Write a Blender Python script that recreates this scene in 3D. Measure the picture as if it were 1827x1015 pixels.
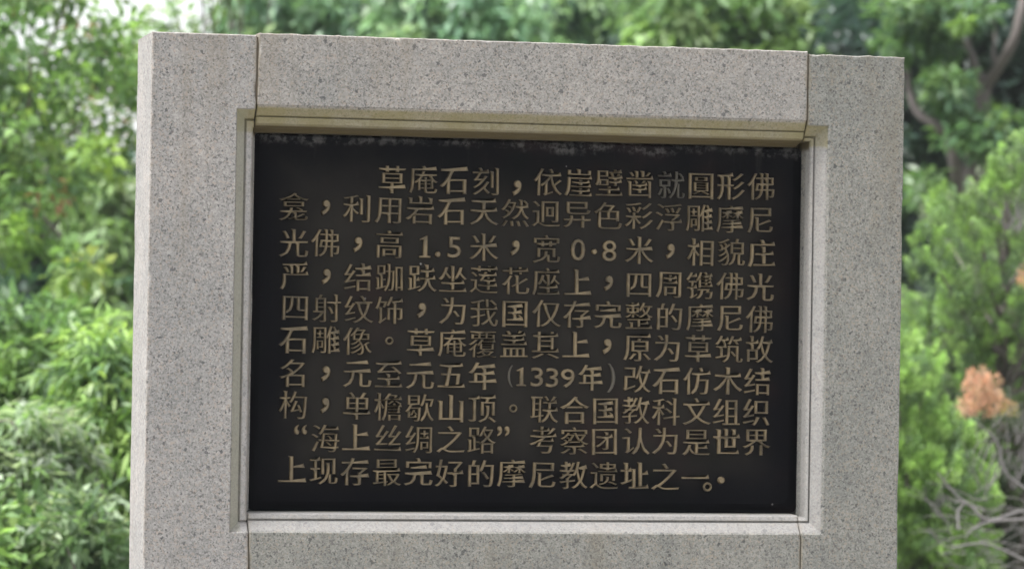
import bpy, bmesh, math, random
import numpy as np
from mathutils import Vector, Matrix, noise

random.seed(7)
rng = np.random.default_rng(7)
SC = bpy.context.scene
COL = SC.collection
for o in list(bpy.data.objects):
    bpy.data.objects.remove(o)

# ------------------------------------------------------------------ camera
YAW, PITCH, ROLL = math.radians(12.688), math.radians(0.609), math.radians(0.9455)
CAM = np.array([-0.9083, -7.3847, 1.6083])
FPX = 6534.9
F0 = np.array([math.sin(YAW), math.cos(YAW), 0.0])
R0 = np.array([math.cos(YAW), -math.sin(YAW), 0.0])
Z0 = np.array([0.0, 0.0, 1.0])
FW = math.cos(PITCH) * F0 + math.sin(PITCH) * Z0
U1 = -math.sin(PITCH) * F0 + math.cos(PITCH) * Z0
RT = math.cos(ROLL) * R0 + math.sin(ROLL) * U1
UP = -math.sin(ROLL) * R0 + math.cos(ROLL) * U1

cam_d = bpy.data.cameras.new('camera')
cam = bpy.data.objects.new('camera', cam_d)
COL.objects.link(cam)
cam.matrix_world = Matrix([[RT[i], UP[i], -FW[i], CAM[i]] for i in range(3)] + [[0, 0, 0, 1]])
cam_d.sensor_width = 36.0
cam_d.lens = 36.0 * FPX / 1827.0
cam_d.clip_start = 0.05
cam_d.clip_end = 2000.0
cam_d.dof.use_dof = True
cam_d.dof.focus_distance = 7.42
cam_d.dof.aperture_fstop = 5.6
cam_d.dof.aperture_blades = 0
SC.camera = cam

# ------------------------------------------------------------------ sky, sun, exposure
SUN_EL, SUN_AZ = math.radians(64), math.radians(-96)      # azimuth clockwise from +Y: from the left
w = bpy.data.worlds.new('World')
SC.world = w
w.use_nodes = True
nt = w.node_tree
nt.nodes.clear()
sky = nt.nodes.new('ShaderNodeTexSky')
sky.sky_type = 'NISHITA'
sky.sun_disc = False
sky.sun_elevation = SUN_EL
sky.sun_rotation = SUN_AZ
sky.air_density = 1.0
sky.dust_density = 2.5
hs = nt.nodes.new('ShaderNodeHueSaturation')
hs.inputs['Saturation'].default_value = 0.22
hs.inputs['Value'].default_value = 1.0
bg = nt.nodes.new('ShaderNodeBackground')
bg.inputs['Strength'].default_value = 0.12
wo = nt.nodes.new('ShaderNodeOutputWorld')
nt.links.new(sky.outputs[0], hs.inputs['Color'])
nt.links.new(hs.outputs[0], bg.inputs['Color'])
nt.links.new(bg.outputs[0], wo.inputs['Surface'])

sd = bpy.data.lights.new('sun', 'SUN')
sd.energy = 3.2
sd.angle = math.radians(24)
sd.color = (1.0, 0.985, 0.985)
sun = bpy.data.objects.new('sun', sd)
COL.objects.link(sun)
sdir = Vector((math.cos(SUN_EL) * math.sin(SUN_AZ), math.cos(SUN_EL) * math.cos(SUN_AZ), math.sin(SUN_EL)))
sun.rotation_euler = sdir.to_track_quat('Z', 'Y').to_euler()
sun.location = (-10, 10, 20)

SC.view_settings.view_transform = 'Standard'
SC.view_settings.look = 'None'
SC.view_settings.exposure = 1.75
SC.view_settings.gamma = 1.0
SC.view_settings.use_curve_mapping = False
SC.cycles.max_bounces = 8
SC.cycles.transparent_max_bounces = 4


# ------------------------------------------------------------------ helpers
def at(u, v, dist):
    """a point seen at pixel u, v of the photograph, dist metres along the view axis"""
    return CAM + dist * (FW + RT * ((u - 913.5) / FPX) + UP * ((507.5 - v) / FPX))


def link(name, me, mats, parent=None):
    o = bpy.data.objects.new(name, me)
    COL.objects.link(o)
    for m in (mats if isinstance(mats, (list, tuple)) else [mats]):
        if m is not None and m.name not in [x.name for x in me.materials if x]:
            me.materials.append(m)
    if parent is not None:
        o.parent = parent
    return o


def tag(o, label, cat, group=None):
    o['label'] = label
    o['category'] = cat
    if group:
        o['group'] = group
    return o


def empty(name, loc):
    o = bpy.data.objects.new(name, None)
    COL.objects.link(o)
    o.location = loc
    o.empty_display_size = 0.2
    return o


def np_mesh(name, V, F, k, colors=None, smooth=False, face_mat=None):
    """V (n,3), F (m,k) equal-sided faces, colors (n,3) per vertex"""
    V = np.asarray(V, dtype=np.float32)
    F = np.asarray(F, dtype=np.int32)
    me = bpy.data.meshes.new(name)
    me.vertices.add(len(V))
    me.vertices.foreach_set('co', V.ravel())
    me.loops.add(F.size)
    me.loops.foreach_set('vertex_index', F.ravel())
    me.polygons.add(len(F))
    me.polygons.foreach_set('loop_start', np.arange(0, F.size, k, dtype=np.int32))
    me.polygons.foreach_set('loop_total', np.full(len(F), k, dtype=np.int32))
    if colors is not None:
        a = me.attributes.new('leaf_colour', 'FLOAT_COLOR', 'POINT')
        c4 = np.ones((len(V), 4), dtype=np.float32)
        c4[:, :3] = colors
        a.data.foreach_set('color', c4.ravel())
    if face_mat is not None:
        me.polygons.foreach_set('material_index', np.asarray(face_mat, dtype=np.int32))
    if smooth:
        me.polygons.foreach_set('use_smooth', np.ones(len(F), dtype=bool))
    me.update(calc_edges=True)
    me.validate()
    return me


# ------------------------------------------------------------------ node helpers
class N:
    def __init__(self, name):
        self.m = bpy.data.materials.new(name)
        self.m.use_nodes = True
        self.t = self.m.node_tree
        self.t.nodes.clear()
        self.out = self.n('ShaderNodeOutputMaterial')
        self.p = self.n('ShaderNodeBsdfPrincipled')
        self.l(self.p.outputs[0], self.out.inputs['Surface'])

    def n(self, typ, **kw):
        x = self.t.nodes.new(typ)
        for k, v in kw.items():
            setattr(x, k, v)
        return x

    def l(self, a, b):
        self.t.links.new(a, b)

    def coord(self):
        return self.n('ShaderNodeTexCoord').outputs['Object']

    def noise(self, co, scale, detail=3, rough=0.5, dist=0.0):
        x = self.n('ShaderNodeTexNoise')
        self.l(co, x.inputs['Vector'])
        x.inputs['Scale'].default_value = scale
        x.inputs['Detail'].default_value = detail
        x.inputs['Roughness'].default_value = rough
        x.inputs['Distortion'].default_value = dist
        return x

    def ramp(self, fac, stops):
        r = self.n('ShaderNodeValToRGB')
        self.l(fac, r.inputs[0])
        el = r.color_ramp.elements
        while len(el) < len(stops):
            el.new(0.5)
        for e, (p, c) in zip(el, stops):
            e.position = p
            e.color = (c, c, c, 1) if isinstance(c, (int, float)) else (*c, 1)
        return r.outputs[0]

    def mix(self, fac, a, b, mode='MIX'):
        x = self.n('ShaderNodeMix', data_type='RGBA', blend_type=mode)
        for s, v in ((x.inputs[0], fac), (x.inputs[6], a), (x.inputs[7], b)):
            if hasattr(v, 'is_output'):
                self.l(v, s)
            elif isinstance(v, (int, float)):
                s.default_value = v
            else:
                s.default_value = (*v, 1)
        return x.outputs[2]

    def math(self, op, a, b=None, c=None, clamp=False):
        x = self.n('ShaderNodeMath', operation=op, use_clamp=clamp)
        for s, v in zip(x.inputs, (a, b, c)):
            if v is None:
                continue
            if hasattr(v, 'is_output'):
                self.l(v, s)
            else:
                s.default_value = v
        return x.outputs[0]

    def bump(self, h, strength, dist):
        b = self.n('ShaderNodeBump')
        self.l(h, b.inputs['Height'])
        b.inputs['Strength'].default_value = strength
        b.inputs['Distance'].default_value = dist
        self.l(b.outputs[0], self.p.inputs['Normal'])

    def sstep(self, v, a, b):
        x = self.n('ShaderNodeMapRange', interpolation_type='SMOOTHSTEP')
        self.l(v, x.inputs[0])
        x.inputs[1].default_value = a
        x.inputs[2].default_value = b
        return x.outputs[0]


def granite(name, tint=(1, 1, 1), zlow=None):
    """speckled grey granite; algae, dirt stains and painted moulding light and shade sit at fixed places on the stone"""
    g = N(name)
    co = g.coord()
    warp = g.noise(co, 220, 2)
    vm = g.n('ShaderNodeVectorMath', operation='MULTIPLY_ADD')
    g.l(warp.outputs['Color'], vm.inputs[0])
    vm.inputs[1].default_value = (0.006, 0.006, 0.006)
    g.l(co, vm.inputs[2])
    wc = vm.outputs[0]

    def vor(scale):
        v = g.n('ShaderNodeTexVoronoi')
        g.l(wc, v.inputs['Vector'])
        v.inputs['Scale'].default_value = scale
        s = g.n('ShaderNodeSeparateColor')
        g.l(v.outputs['Color'], s.inputs[0])
        return s
    a, b, c = vor(290), vor(430), vor(150)
    base = g.mix(g.ramp(a.outputs[0], [(0.0, 0), (1.0, 1)]), (0.205, 0.198, 0.190), (0.325, 0.315, 0.303))
    base = g.mix(g.sstep(a.outputs[1], 0.86, 0.9), base, (0.30, 0.265, 0.235))          # pinkish feldspar
    base = g.mix(g.math('MULTIPLY', g.sstep(b.outputs[0], 0.81, 0.86), 0.48), base, (0.08, 0.078, 0.077))
    base = g.mix(g.math('MULTIPLY', g.sstep(a.outputs[2], 0.90, 0.94), 0.6), base, (0.06, 0.06, 0.062))
    base = g.mix(g.math('MULTIPLY', g.sstep(c.outputs[1], 0.982, 0.988), 0.7), base, (0.055, 0.058, 0.062))
    big = g.noise(co, 4.5, 4, 0.6)
    base = g.mix(1.0, base, g.ramp(big.outputs[0], [(0.3, (0.86, 0.865, 0.85)), (0.7, (1.09, 1.06, 1.02))]), 'MULTIPLY')
    mid = g.noise(co, 26, 5, 0.7)
    base = g.mix(1.0, base, g.ramp(mid.outputs[0], [(0.3, (0.87, 0.875, 0.88)), (0.7, (1.10, 1.09, 1.07))]), 'MULTIPLY')
    # brown weathering in soft vertical runs
    mp = g.n('ShaderNodeMapping')
    g.l(co, mp.inputs[0])
    mp.inputs['Scale'].default_value = (9, 9, 1.2)
    run = g.noise(mp.outputs[0], 1.0, 4, 0.6)
    base = g.mix(g.math('MULTIPLY', g.sstep(run.outputs[0], 0.53, 0.72), 0.40), base, (0.20, 0.165, 0.12))
    base = g.mix(1.0, base, tint, 'MULTIPLY')
    # green-brown algae on the wet mouldings round the opening (fixed place on the monument)
    sx = g.n('ShaderNodeSeparateXYZ')
    g.l(co, sx.inputs[0])
    X, Y, Z = sx.outputs
    wob = g.math('MULTIPLY', g.math('SUBTRACT', g.noise(co, 40, 3).outputs[0], 0.5), 0.010)
    zz = g.math('ADD', Z, wob)
    xx = g.math('ADD', X, wob)
    rec = g.sstep(Y, 0.0015, 0.006)
    topm = g.math('MULTIPLY', g.sstep(zz, 1.986, 1.994), g.math('SUBTRACT', 1.0, g.sstep(zz, 2.050, 2.053)))
    topm = g.math('MULTIPLY', topm, rec)
    topm = g.math('MULTIPLY', topm, g.ramp(g.noise(co, 14, 4, 0.65).outputs[0], [(0.25, 0.55), (0.65, 1.0)]))
    leftm = g.math('MULTIPLY', g.math('SUBTRACT', 1.0, g.sstep(xx, 0.192, 0.203)), g.sstep(zz, 1.16, 1.19))
    leftm = g.math('MULTIPLY', g.math('MULTIPLY', leftm, rec), 0.55)
    jw = g.math('MULTIPLY', g.math('SUBTRACT', g.noise(co, 18, 4, 0.7).outputs[0], 0.42), 0.030)
    for jx in (0.2155, 1.3860):
        dj = g.math('SUBTRACT', g.math('ABSOLUTE', g.math('SUBTRACT', X, jx)), jw)
        base = g.mix(g.math('MULTIPLY', g.math('SUBTRACT', 1.0, g.sstep(dj, -0.002, 0.006)), 0.5), base, (0.15, 0.125, 0.085))
    dt = g.math('SUBTRACT', g.math('SUBTRACT', 2.187, Z), g.math('MULTIPLY', g.math('SUBTRACT', g.noise(co, 30, 4, 0.7).outputs[0], 0.45), 0.06))
    base = g.mix(g.math('MULTIPLY', g.math('SUBTRACT', 1.0, g.sstep(dt, -0.002, 0.008)), 0.12), base, (0.17, 0.145, 0.105))
    dl = g.math('SUBTRACT', X, g.math('MULTIPLY', g.math('SUBTRACT', g.noise(co, 22, 4, 0.7).outputs[0], 0.45), 0.04))
    front = g.math('SUBTRACT', 1.0, g.sstep(Y, 0.004, 0.008))
    base = g.mix(g.math('MULTIPLY', g.math('MULTIPLY', g.math('SUBTRACT', 1.0, g.sstep(dl, -0.001, 0.006)), 0.22), front), base, (0.17, 0.135, 0.10))
    litm = g.math('MULTIPLY', g.math('MULTIPLY', g.sstep(Y, 0.003, 0.008), g.math('SUBTRACT', 1.0, g.sstep(Y, 0.05, 0.06))), g.math('SUBTRACT', 1.0, g.sstep(Z, 1.99, 2.03)))
    litm = g.math('MULTIPLY', litm, g.sstep(X, 0.17, 0.18))
    litm = g.math('MULTIPLY', litm, g.math('SUBTRACT', 1.0, g.sstep(X, 1.44, 1.45)))
    base = g.mix(g.math('MULTIPLY', litm, 0.34), base, (0.325, 0.31, 0.305))  # mouldings lightened: the light they catch is put into the colour
    inx = g.math('MULTIPLY', g.sstep(X, 0.16, 0.17), g.math('SUBTRACT', 1.0, g.sstep(X, 1.44, 1.45)))
    topm = g.math('MULTIPLY', topm, inx)
    leftm = g.math('MULTIPLY', leftm, inx)
    lip_shade = g.math('MULTIPLY', g.math('MULTIPLY', g.sstep(Y, 0.027, 0.036), inx), g.math('MULTIPLY', g.sstep(zz, 1.98, 1.99), g.math('SUBTRACT', 1.0, g.sstep(zz, 2.012, 2.03))))
    base = g.mix(g.math('MULTIPLY', topm, 0.8), base, (0.145, 0.124, 0.050))
    base = g.mix(leftm, base, (0.185, 0.18, 0.125))
    base = g.mix(g.math('MULTIPLY', lip_shade, 0.88), base, (0.050, 0.036, 0.013))  # brown under-lip of the lintel, with its shade put into the colour
    # dirt held in the grooves
    gm = g.math('MULTIPLY', g.sstep(Y, 0.0225, 0.024), g.math('SUBTRACT', 1.0, g.sstep(Y, 0.0275, 0.029)))
    g.l(base, g.p.inputs['Base Color'])
    g.p.inputs['Roughness'].default_value = 0.78
    g.p.inputs['Specular IOR Level'].default_value = 0.3
    h = g.math('ADD', g.math('MULTIPLY', a.outputs[0], 0.5), g.noise(co, 500, 2).outputs[0])
    g.bump(h, 0.35, 0.0008)
    return g.m


M_GRAN = granite('granite_grey', (0.795, 0.80, 0.82))
M_GRAN_W = granite('granite_warm', (0.80, 0.795, 0.795))
M_GRAN_R = granite('granite_olive', (0.615, 0.635, 0.62))

g = N('mortar_brown')
co = g.coord()
g.l(g.mix(g.noise(co, 60, 3).outputs[0], (0.05, 0.038, 0.024), (0.12, 0.095, 0.065)), g.p.inputs['Base Color'])
g.p.inputs['Roughness'].default_value = 0.9
M_MORTAR = g.m

# bronze plate, nearly black patina with faint red and green blotches, lime bloom along its top
g = N('dark_bronze_plate')
co = g.coord()
n1 = g.noise(co, 3.2, 4, 0.6)
n2 = g.noise(co, 5.0, 3, 0.5)
base = g.mix(g.sstep(n1.outputs[0], 0.52, 0.72), (0.0022, 0.0022, 0.0030), (0.004, 0.0024, 0.0024))
base = g.mix(g.sstep(n2.outputs[0], 0.5, 0.7), base, (0.0028, 0.0034, 0.0032))
sx = g.n('ShaderNodeSeparateXYZ')
g.l(co, sx.inputs[0])
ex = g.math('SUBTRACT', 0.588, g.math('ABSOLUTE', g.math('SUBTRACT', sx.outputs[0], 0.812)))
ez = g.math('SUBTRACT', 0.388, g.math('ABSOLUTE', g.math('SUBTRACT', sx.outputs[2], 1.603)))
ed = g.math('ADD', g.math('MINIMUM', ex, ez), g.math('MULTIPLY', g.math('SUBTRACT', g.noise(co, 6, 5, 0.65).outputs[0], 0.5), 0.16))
field_tone = g.mix(g.noise(co, 16, 5, 0.7, 0.6).outputs[0], (0.0085, 0.0078, 0.0068), (0.0245, 0.0220, 0.0185))       # lighter middle; the recess shade at the edges is put into the colour
base = g.mix(g.math('MULTIPLY', g.sstep(ed, 0.02, 0.17), 0.80), base, field_tone)
base = g.mix(g.math('MULTIPLY', g.sstep(g.noise(co, 2.6, 4, 0.6).outputs[0], 0.52, 0.68), 0.5), base, (0.020, 0.0095, 0.009))
mpd = g.n('ShaderNodeMapping')
g.l(co, mpd.inputs[0])
mpd.inputs['Scale'].default_value = (38, 38, 2.0)
dr = g.sstep(g.noise(mpd.outputs[0], 1.0, 5, 0.65).outputs[0], 0.6, 0.78)
base = g.mix(g.math('MULTIPLY', dr, g.math('MULTIPLY', g.sstep(sx.outputs[2], 1.45, 1.95), 0.22)), base, (0.06, 0.056, 0.05))
zz = g.math('ADD', sx.outputs[2], g.math('MULTIPLY', g.math('SUBTRACT', g.noise(co, 11, 5, 0.7).outputs[0], 0.5), 0.075))
bl = g.math('MULTIPLY', g.sstep(zz, 1.966, 1.984), g.sstep(g.noise(co, 60, 4, 0.65).outputs[0], 0.42, 0.66))
base = g.mix(g.math('MULTIPLY', bl, 0.36), base, (0.15, 0.145, 0.14))
sp = g.n('ShaderNodeTexVoronoi')
g.l(co, sp.inputs['Vector'])
sp.inputs['Scale'].default_value = 26
spc = g.n('ShaderNodeSeparateColor')
g.l(sp.outputs['Color'], spc.inputs[0])
spot = g.math('MULTIPLY', g.math('LESS_THAN', sp.outputs['Distance'], 0.075), g.math('GREATER_THAN', spc.outputs[0], 0.93))
base = g.mix(g.math('MULTIPLY', spot, 0.5), base, (0.28, 0.27, 0.26))
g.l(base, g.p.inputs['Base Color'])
g.p.inputs['Roughness'].default_value = 0.5
g.p.inputs['Specular IOR Level'].default_value = 0.03
g.bump(g.noise(co, 90, 4, 0.6).outputs[0], 0.25, 0.002)
M_PLATE = g.m

g = N('worn_brass_letter')
co = g.coord()
oi = g.n('ShaderNodeObjectInfo')
vn = g.noise(g.n('ShaderNodeNewGeometry').outputs['Position'], 38, 3, 0.6)
vb = g.noise(g.n('ShaderNodeNewGeometry').outputs['Position'], 9, 3, 0.6)
f = g.math('ADD', g.math('MULTIPLY', oi.outputs['Random'], 0.08), g.math('ADD', g.math('MULTIPLY', vn.outputs[0], 0.78), g.math('MULTIPLY', vb.outputs[0], 0.14)))
base = g.mix(g.sstep(f, 0.32, 0.66), (0.064, 0.050, 0.030), (0.145, 0.110, 0.062))
g.l(base, g.p.inputs['Base Color'])
g.p.inputs['Metallic'].default_value = 0.4
g.p.inputs['Roughness'].default_value = 0.42
g.bump(g.noise(g.n('ShaderNodeNewGeometry').outputs['Position'], 260, 3, 0.6).outputs[0], 0.5, 0.001)
M_LETTER = g.m
g = N('tarnished_letter')
g.p.inputs['Base Color'].default_value = (0.052, 0.046, 0.035, 1)
g.p.inputs['Metallic'].default_value = 0.25
g.p.inputs['Roughness'].default_value = 0.5
M_LETTER_D = g.m


def leaf_mat(name, trans=0.4, rough=0.45, gain=1.0):
    g = N(name)
    a = g.n('ShaderNodeAttribute', attribute_name='leaf_colour')
    c = g.mix(1.0, a.outputs['Color'], (gain, gain, gain), 'MULTIPLY')
    g.l(c, g.p.inputs['Base Color'])
    g.p.inputs['Roughness'].default_value = rough
    tr = g.n('ShaderNodeBsdfTranslucent')
    g.l(g.mix(1.0, c, (1.2, 1.22, 0.85), 'MULTIPLY'), tr.inputs['Color'])
    mx = g.n('ShaderNodeMixShader')
    mx.inputs[0].default_value = trans
    g.l(g.p.outputs[0], mx.inputs[1])
    g.l(tr.outputs[0], mx.inputs[2])
    g.l(mx.outputs[0], g.out.inputs['Surface'])
    return g.m


M_LEAF = leaf_mat('leaf_broad', 0.42)
M_NEEDLE = leaf_mat('leaf_needle', 0.3, 0.6)

g = N('bark')
co = g.coord()
g.l(g.mix(g.noise(co, 14, 4, 0.6).outputs[0], (0.06, 0.05, 0.045), (0.20, 0.17, 0.155)), g.p.inputs['Base Color'])
g.p.inputs['Roughness'].default_value = 0.9
g.bump(g.noise(co, 40, 4).outputs[0], 0.6, 0.02)
M_BARK = g.m
g = N('pale_limb_bark')
co = g.coord()
g.l(g.mix(g.noise(co, 10, 4, 0.6).outputs[0], (0.06, 0.05, 0.046), (0.14, 0.12, 0.11)), g.p.inputs['Base Color'])
g.p.inputs['Roughness'].default_value = 0.9
M_LIMB = g.m
g = N('dead_wood_grey')
co = g.coord()
g.l(g.mix(g.noise(co, 20, 4, 0.6).outputs[0], (0.07, 0.063, 0.06), (0.16, 0.15, 0.145)), g.p.inputs['Base Color'])
g.p.inputs['Roughness'].default_value = 0.9
M_DEAD = g.m
g = N('forest_floor')
co = g.coord()
b = g.mix(g.sstep(g.noise(co, 0.8, 5, 0.6).outputs[0], 0.35, 0.65), (0.035, 0.05, 0.018), (0.085, 0.07, 0.045))
b = g.mix(g.noise(co, 12, 4, 0.7).outputs[0], b, (0.05, 0.075, 0.025))
g.l(b, g.p.inputs['Base Color'])
g.p.inputs['Roughness'].default_value = 0.95
g.bump(g.noise(co, 9, 5).outputs[0], 0.8, 0.1)
M_FLOOR = g.m
g = N('paving_stone')
co = g.coord()
g.l(g.mix(g.noise(co, 30, 4).outputs[0], (0.26, 0.25, 0.23), (0.38, 0.365, 0.34)), g.p.inputs['Base Color'])
g.p.inputs['Roughness'].default_value = 0.85
M_PAVE = g.m


# ------------------------------------------------------------------ ground and slope
def ground_height(x, y):
    """level terrace by the monument, then a slope that climbs to the back and to the right"""
    d = max(0.0, y - 16.0)
    s = max(-30.0, min(30.0, x - 0.225 * y))
    side = 0.02 + 0.17 * (1 / (1 + math.exp(-(s + 3.0) / 2.5)))
    h = side * d * min(1.0, d / 14.0)
    h = 14 * math.tanh(h / 14.0)
    return h + (0.25 * noise.noise(Vector((x * 0.15, y * 0.15, 0))) * min(1.0, d / 4.0))


xs = np.concatenate([np.linspace(-140, -50, 8), np.linspace(-45, 60, 106), np.linspace(70, 140, 8)])
ys = np.concatenate([np.linspace(-60, -20, 6), np.linspace(-16, 90, 107), np.linspace(100, 160, 6)])
V = [(x, y, ground_height(x, y)) for y in ys for x in xs]
nx = len(xs)
F = [(j * nx + i, j * nx + i + 1, (j + 1) * nx + i + 1, (j + 1) * nx + i) for j in range(len(ys) - 1) for i in range(nx - 1)]
gnd = link('ground', np_mesh('ground', V, F, 4, smooth=True), M_FLOOR)
gnd['kind'] = 'structure'

bm = bmesh.new()
bmesh.ops.create_cube(bm, size=1.0, matrix=Matrix.Translation((0.8, -3.6, -0.02)) @ Matrix.Diagonal((14, 13, 0.10, 1)))
me = bpy.data.meshes.new('paved_terrace')
bm.to_mesh(me)
bm.free()
pv = link('paved_terrace', me, M_PAVE)
pv['kind'] = 'structure'


# ------------------------------------------------------------------ monument
W_, D_ = 1.600, 0.243
OX0, OX1, OZ0, OZ1 = 0.1745, 1.4340, 1.1750, 2.0365        # outer line of the moulding
LINTEL_Z = 2.0455                                         # the lintel's own moulding starts a little higher


def prof(u):
    """depth behind the front face at inset u from the moulding's outer line"""
    if u <= 0:
        return 0.0
    pts = [(0.0, 0.0), (0.0015, 0.004), (0.019, 0.0205), (0.0205, 0.0275), (0.0225, 0.0275), (0.0240, 0.0215), (0.0340, 0.0235), (0.0385, 0.0290), (0.0480, 0.075), (0.06, 0.078)]
    for (a, da), (b, db) in zip(pts, pts[1:]):
        if u <= b:
            return da + (db - da) * (u - a) / (b - a)
    return 0.078


def prof_wide(u, lip=0.0345):
    pts = [(0.0, 0.0), (0.0015, 0.004), (0.0225, 0.0205), (0.0238, 0.0275), (0.0256, 0.0275), (0.0270, 0.0215), (lip - 0.003, 0.024), (lip - 0.0006, 0.031), (lip + 0.0006, 0.097)]
    if u <= 0:
        return 0.0
    for (a, da), (b, db) in zip(pts, pts[1:]):
        if u <= b:
            return da + (db - da) * (u - a) / (b - a)
    return 0.097


def prof_lintel(u):
    pts = [(0.0, 0.0), (0.0015, 0.003), (0.0215, 0.017), (0.0225, 0.0225), (0.0240, 0.0225), (0.0250, 0.0180), (0.0370, 0.0230), (0.0400, 0.030), (0.0445, 0.044), (0.0455, 0.052), (0.0545, 0.078)]
    if u <= 0:
        return 0.0
    for (a, da), (b, db) in zip(pts, pts[1:]):
        if u <= b:
            return da + (db - da) * (u - a) / (b - a)
    return 0.078


def lines(a, b, fine, coarse=0.012):
    """grid coordinates between a and b, 1.5 mm apart inside the fine intervals"""
    out = [a]
    x = a
    while x < b - 1e-6:
        st = coarse
        for (p, q) in fine:
            if p - 1e-9 <= x < q:
                st = 0.0015
            elif x < p:
                st = min(st, p - x)
        x = min(b, x + max(st, 0.0008))
        out.append(x)
    return out


def stone(name, x0, x1, z0, z1, depth, finex, finez, mat, parent, chip=1.0, front=0.0, seed=0.0, top_rough=0.0):
    e = 0.009
    gx = lines(x0, x1, finex + [(x0, x0 + e), (x1 - e, x1)])
    gz = lines(z0, z1, finez + [(z0, z0 + e), (z1 - e, z1)])
    nx, nz = len(gx), len(gz)
    V = []
    for z in gz:
        for x in gx:
            du = min(x - x0, x1 - x)
            dv = min(z - z0, z1 - z)
            ed = min(du, dv)
            nn = noise.noise(Vector((x * 55, z * 55, seed)))
            n2 = noise.noise(Vector((x * 170, z * 170, seed + 5)))
            r = (0.0030 + 0.0022 * nn + 0.0014 * n2) * chip
            big = max(0.0, noise.noise(Vector((x * 21, z * 21, seed + 9))) - 0.22) * 0.016 * chip
            r = max(0.0008, r + big)
            d = depth(x, z)
            if ed < r:
                t = r - ed
                d += r - math.sqrt(max(0.0, r * r - t * t))
            d += 0.0004 * noise.noise(Vector((x * 9, z * 9, seed + 2)))
            zz = z
            if top_rough and z1 - z < 0.012:
                k = 1 - (z1 - z) / 0.012
                zz = z + k * top_rough * (0.3 * noise.noise(Vector((x * 26, 3.1, seed))) + 0.5 * noise.noise(Vector((x * 95, 1.1, seed))) + 0.5 * noise.noise(Vector((x * 210, 2.1, seed))))
            V.append((x, front + d, zz))
    F = [(j * nx + i, j * nx + i + 1, (j + 1) * nx + i + 1, (j + 1) * nx + i) for j in range(nz - 1) for i in range(nx - 1)]
    # skirt: perimeter ring back to D_
    per = [(i, 0) for i in range(nx)] + [(nx - 1, j) for j in range(1, nz)] + [(i, nz - 1) for i in range(nx - 2, -1, -1)] + [(0, j) for j in range(nz - 2, 0, -1)]
    prev = [j * nx + i for i, j in per]
    n = len(per)
    for ring, y in enumerate((0.02, 0.08, 0.16, D_ - 0.004, D_)):
        cur = []
        for (i, j) in per:
            x, yy, z = V[j * nx + i]
            s = 0.0012 * noise.noise(Vector((x * 14, z * 14 + y * 30, seed + 3)))
            ins = 0.004 if ring == 4 else 0.0
            px = x + (s if i == 0 else (-s if i == nx - 1 else 0)) + (ins if i == 0 else (-ins if i == nx - 1 else 0))
            pz = z + (s if j == 0 else (-abs(s) if j == nz - 1 else 0))
            cur.append(len(V))
            V.append((px, max(y, yy + 0.0005 * (ring + 1)), pz))
        for k in range(n):
            F.append((prev[(k + 1) % n], prev[k], cur[k], cur[(k + 1) % n]))
        prev = cur
    me = bpy.data.meshes.new(name)
    me.from_pydata(V, [], F + [tuple(prev)])
    me.update()
    for p in me.polygons:
        p.use_smooth = False
    return link(name, me, mat, parent)


mon = empty('stone_tablet', (0.8, 0.12, 0.03))
tag(mon, 'grey granite memorial tablet framing a dark plate of raised Chinese characters', 'monument')


def adopt(o, parent=mon):
    o.parent = parent
    o.matrix_parent_inverse = Matrix.Translation((-0.8, -0.12, -0.03))
    return o


def d_post(x, z):
    return prof(min(x - OX0, OX1 - x, z - OZ0, OZ1 - z))


def d_lintel(x, z):
    return prof_lintel(LINTEL_Z - z)


def d_sill(x, z):
    return prof_wide(z - OZ0, 0.0395)


def d_right(x, z):
    return prof_wide(min(OX1 - x, z - OZ0, OZ1 - z) if x > 1.38 else 0.05)


LJ, RJ, JB0, JB1 = 0.2170, 1.3850, 0.2115, 1.3855


def d_left(x, z):
    return d_post(x, z)


mz = [(OZ0 - 0.002, OZ0 + 0.05), (OZ1 - 0.05, OZ1 + 0.002)]
adopt(stone('post', 0.0, 0.2145, 0.32, 2.1862, d_left, [(OX0 - 0.002, 0.2145)], mz, M_GRAN, None, seed=1.0))
adopt(stone('post', 1.3872, 1.6, 0.32, 2.1852, d_right, [(1.3872, OX1 + 0.002)], mz, M_GRAN_R, None, seed=2.0, top_rough=0.0036))
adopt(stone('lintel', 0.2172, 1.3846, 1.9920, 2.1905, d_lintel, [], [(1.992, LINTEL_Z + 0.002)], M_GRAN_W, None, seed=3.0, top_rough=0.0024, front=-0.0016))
adopt(stone('bottom_stone', 0.2158, 1.3858, 0.32, 1.2150, d_sill, [], [(OZ0 - 0.002, 1.2150)], M_GRAN_R, None, seed=4.0, front=0.0008))
# narrow inner bead that closes each side of the opening below the lintel
def jamb(x0, x1, outer):
    def d(x, z):
        u = (x - OX0) if outer < 0 else (OX1 - x)
        return prof(u)
    return d
adopt(stone('jamb', 0.2150, 0.2240, 1.2156, 1.9915, jamb(0, 0, -1), [(0.215, 0.224)], [], M_GRAN, None, seed=5.0, chip=0.25))

# mortar set back in the joints
def box(name, x0, x1, y0, y1, z0, z1, mat, parent=None):
    bm = bmesh.new()
    bmesh.ops.create_cube(bm, size=1.0, matrix=Matrix.Translation(((x0 + x1) / 2, (y0 + y1) / 2, (z0 + z1) / 2)) @ Matrix.Diagonal((x1 - x0, y1 - y0, z1 - z0, 1)))
    me = bpy.data.meshes.new(name)
    bm.to_mesh(me)
    bm.free()
    return link(name, me, mat, parent)


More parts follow.
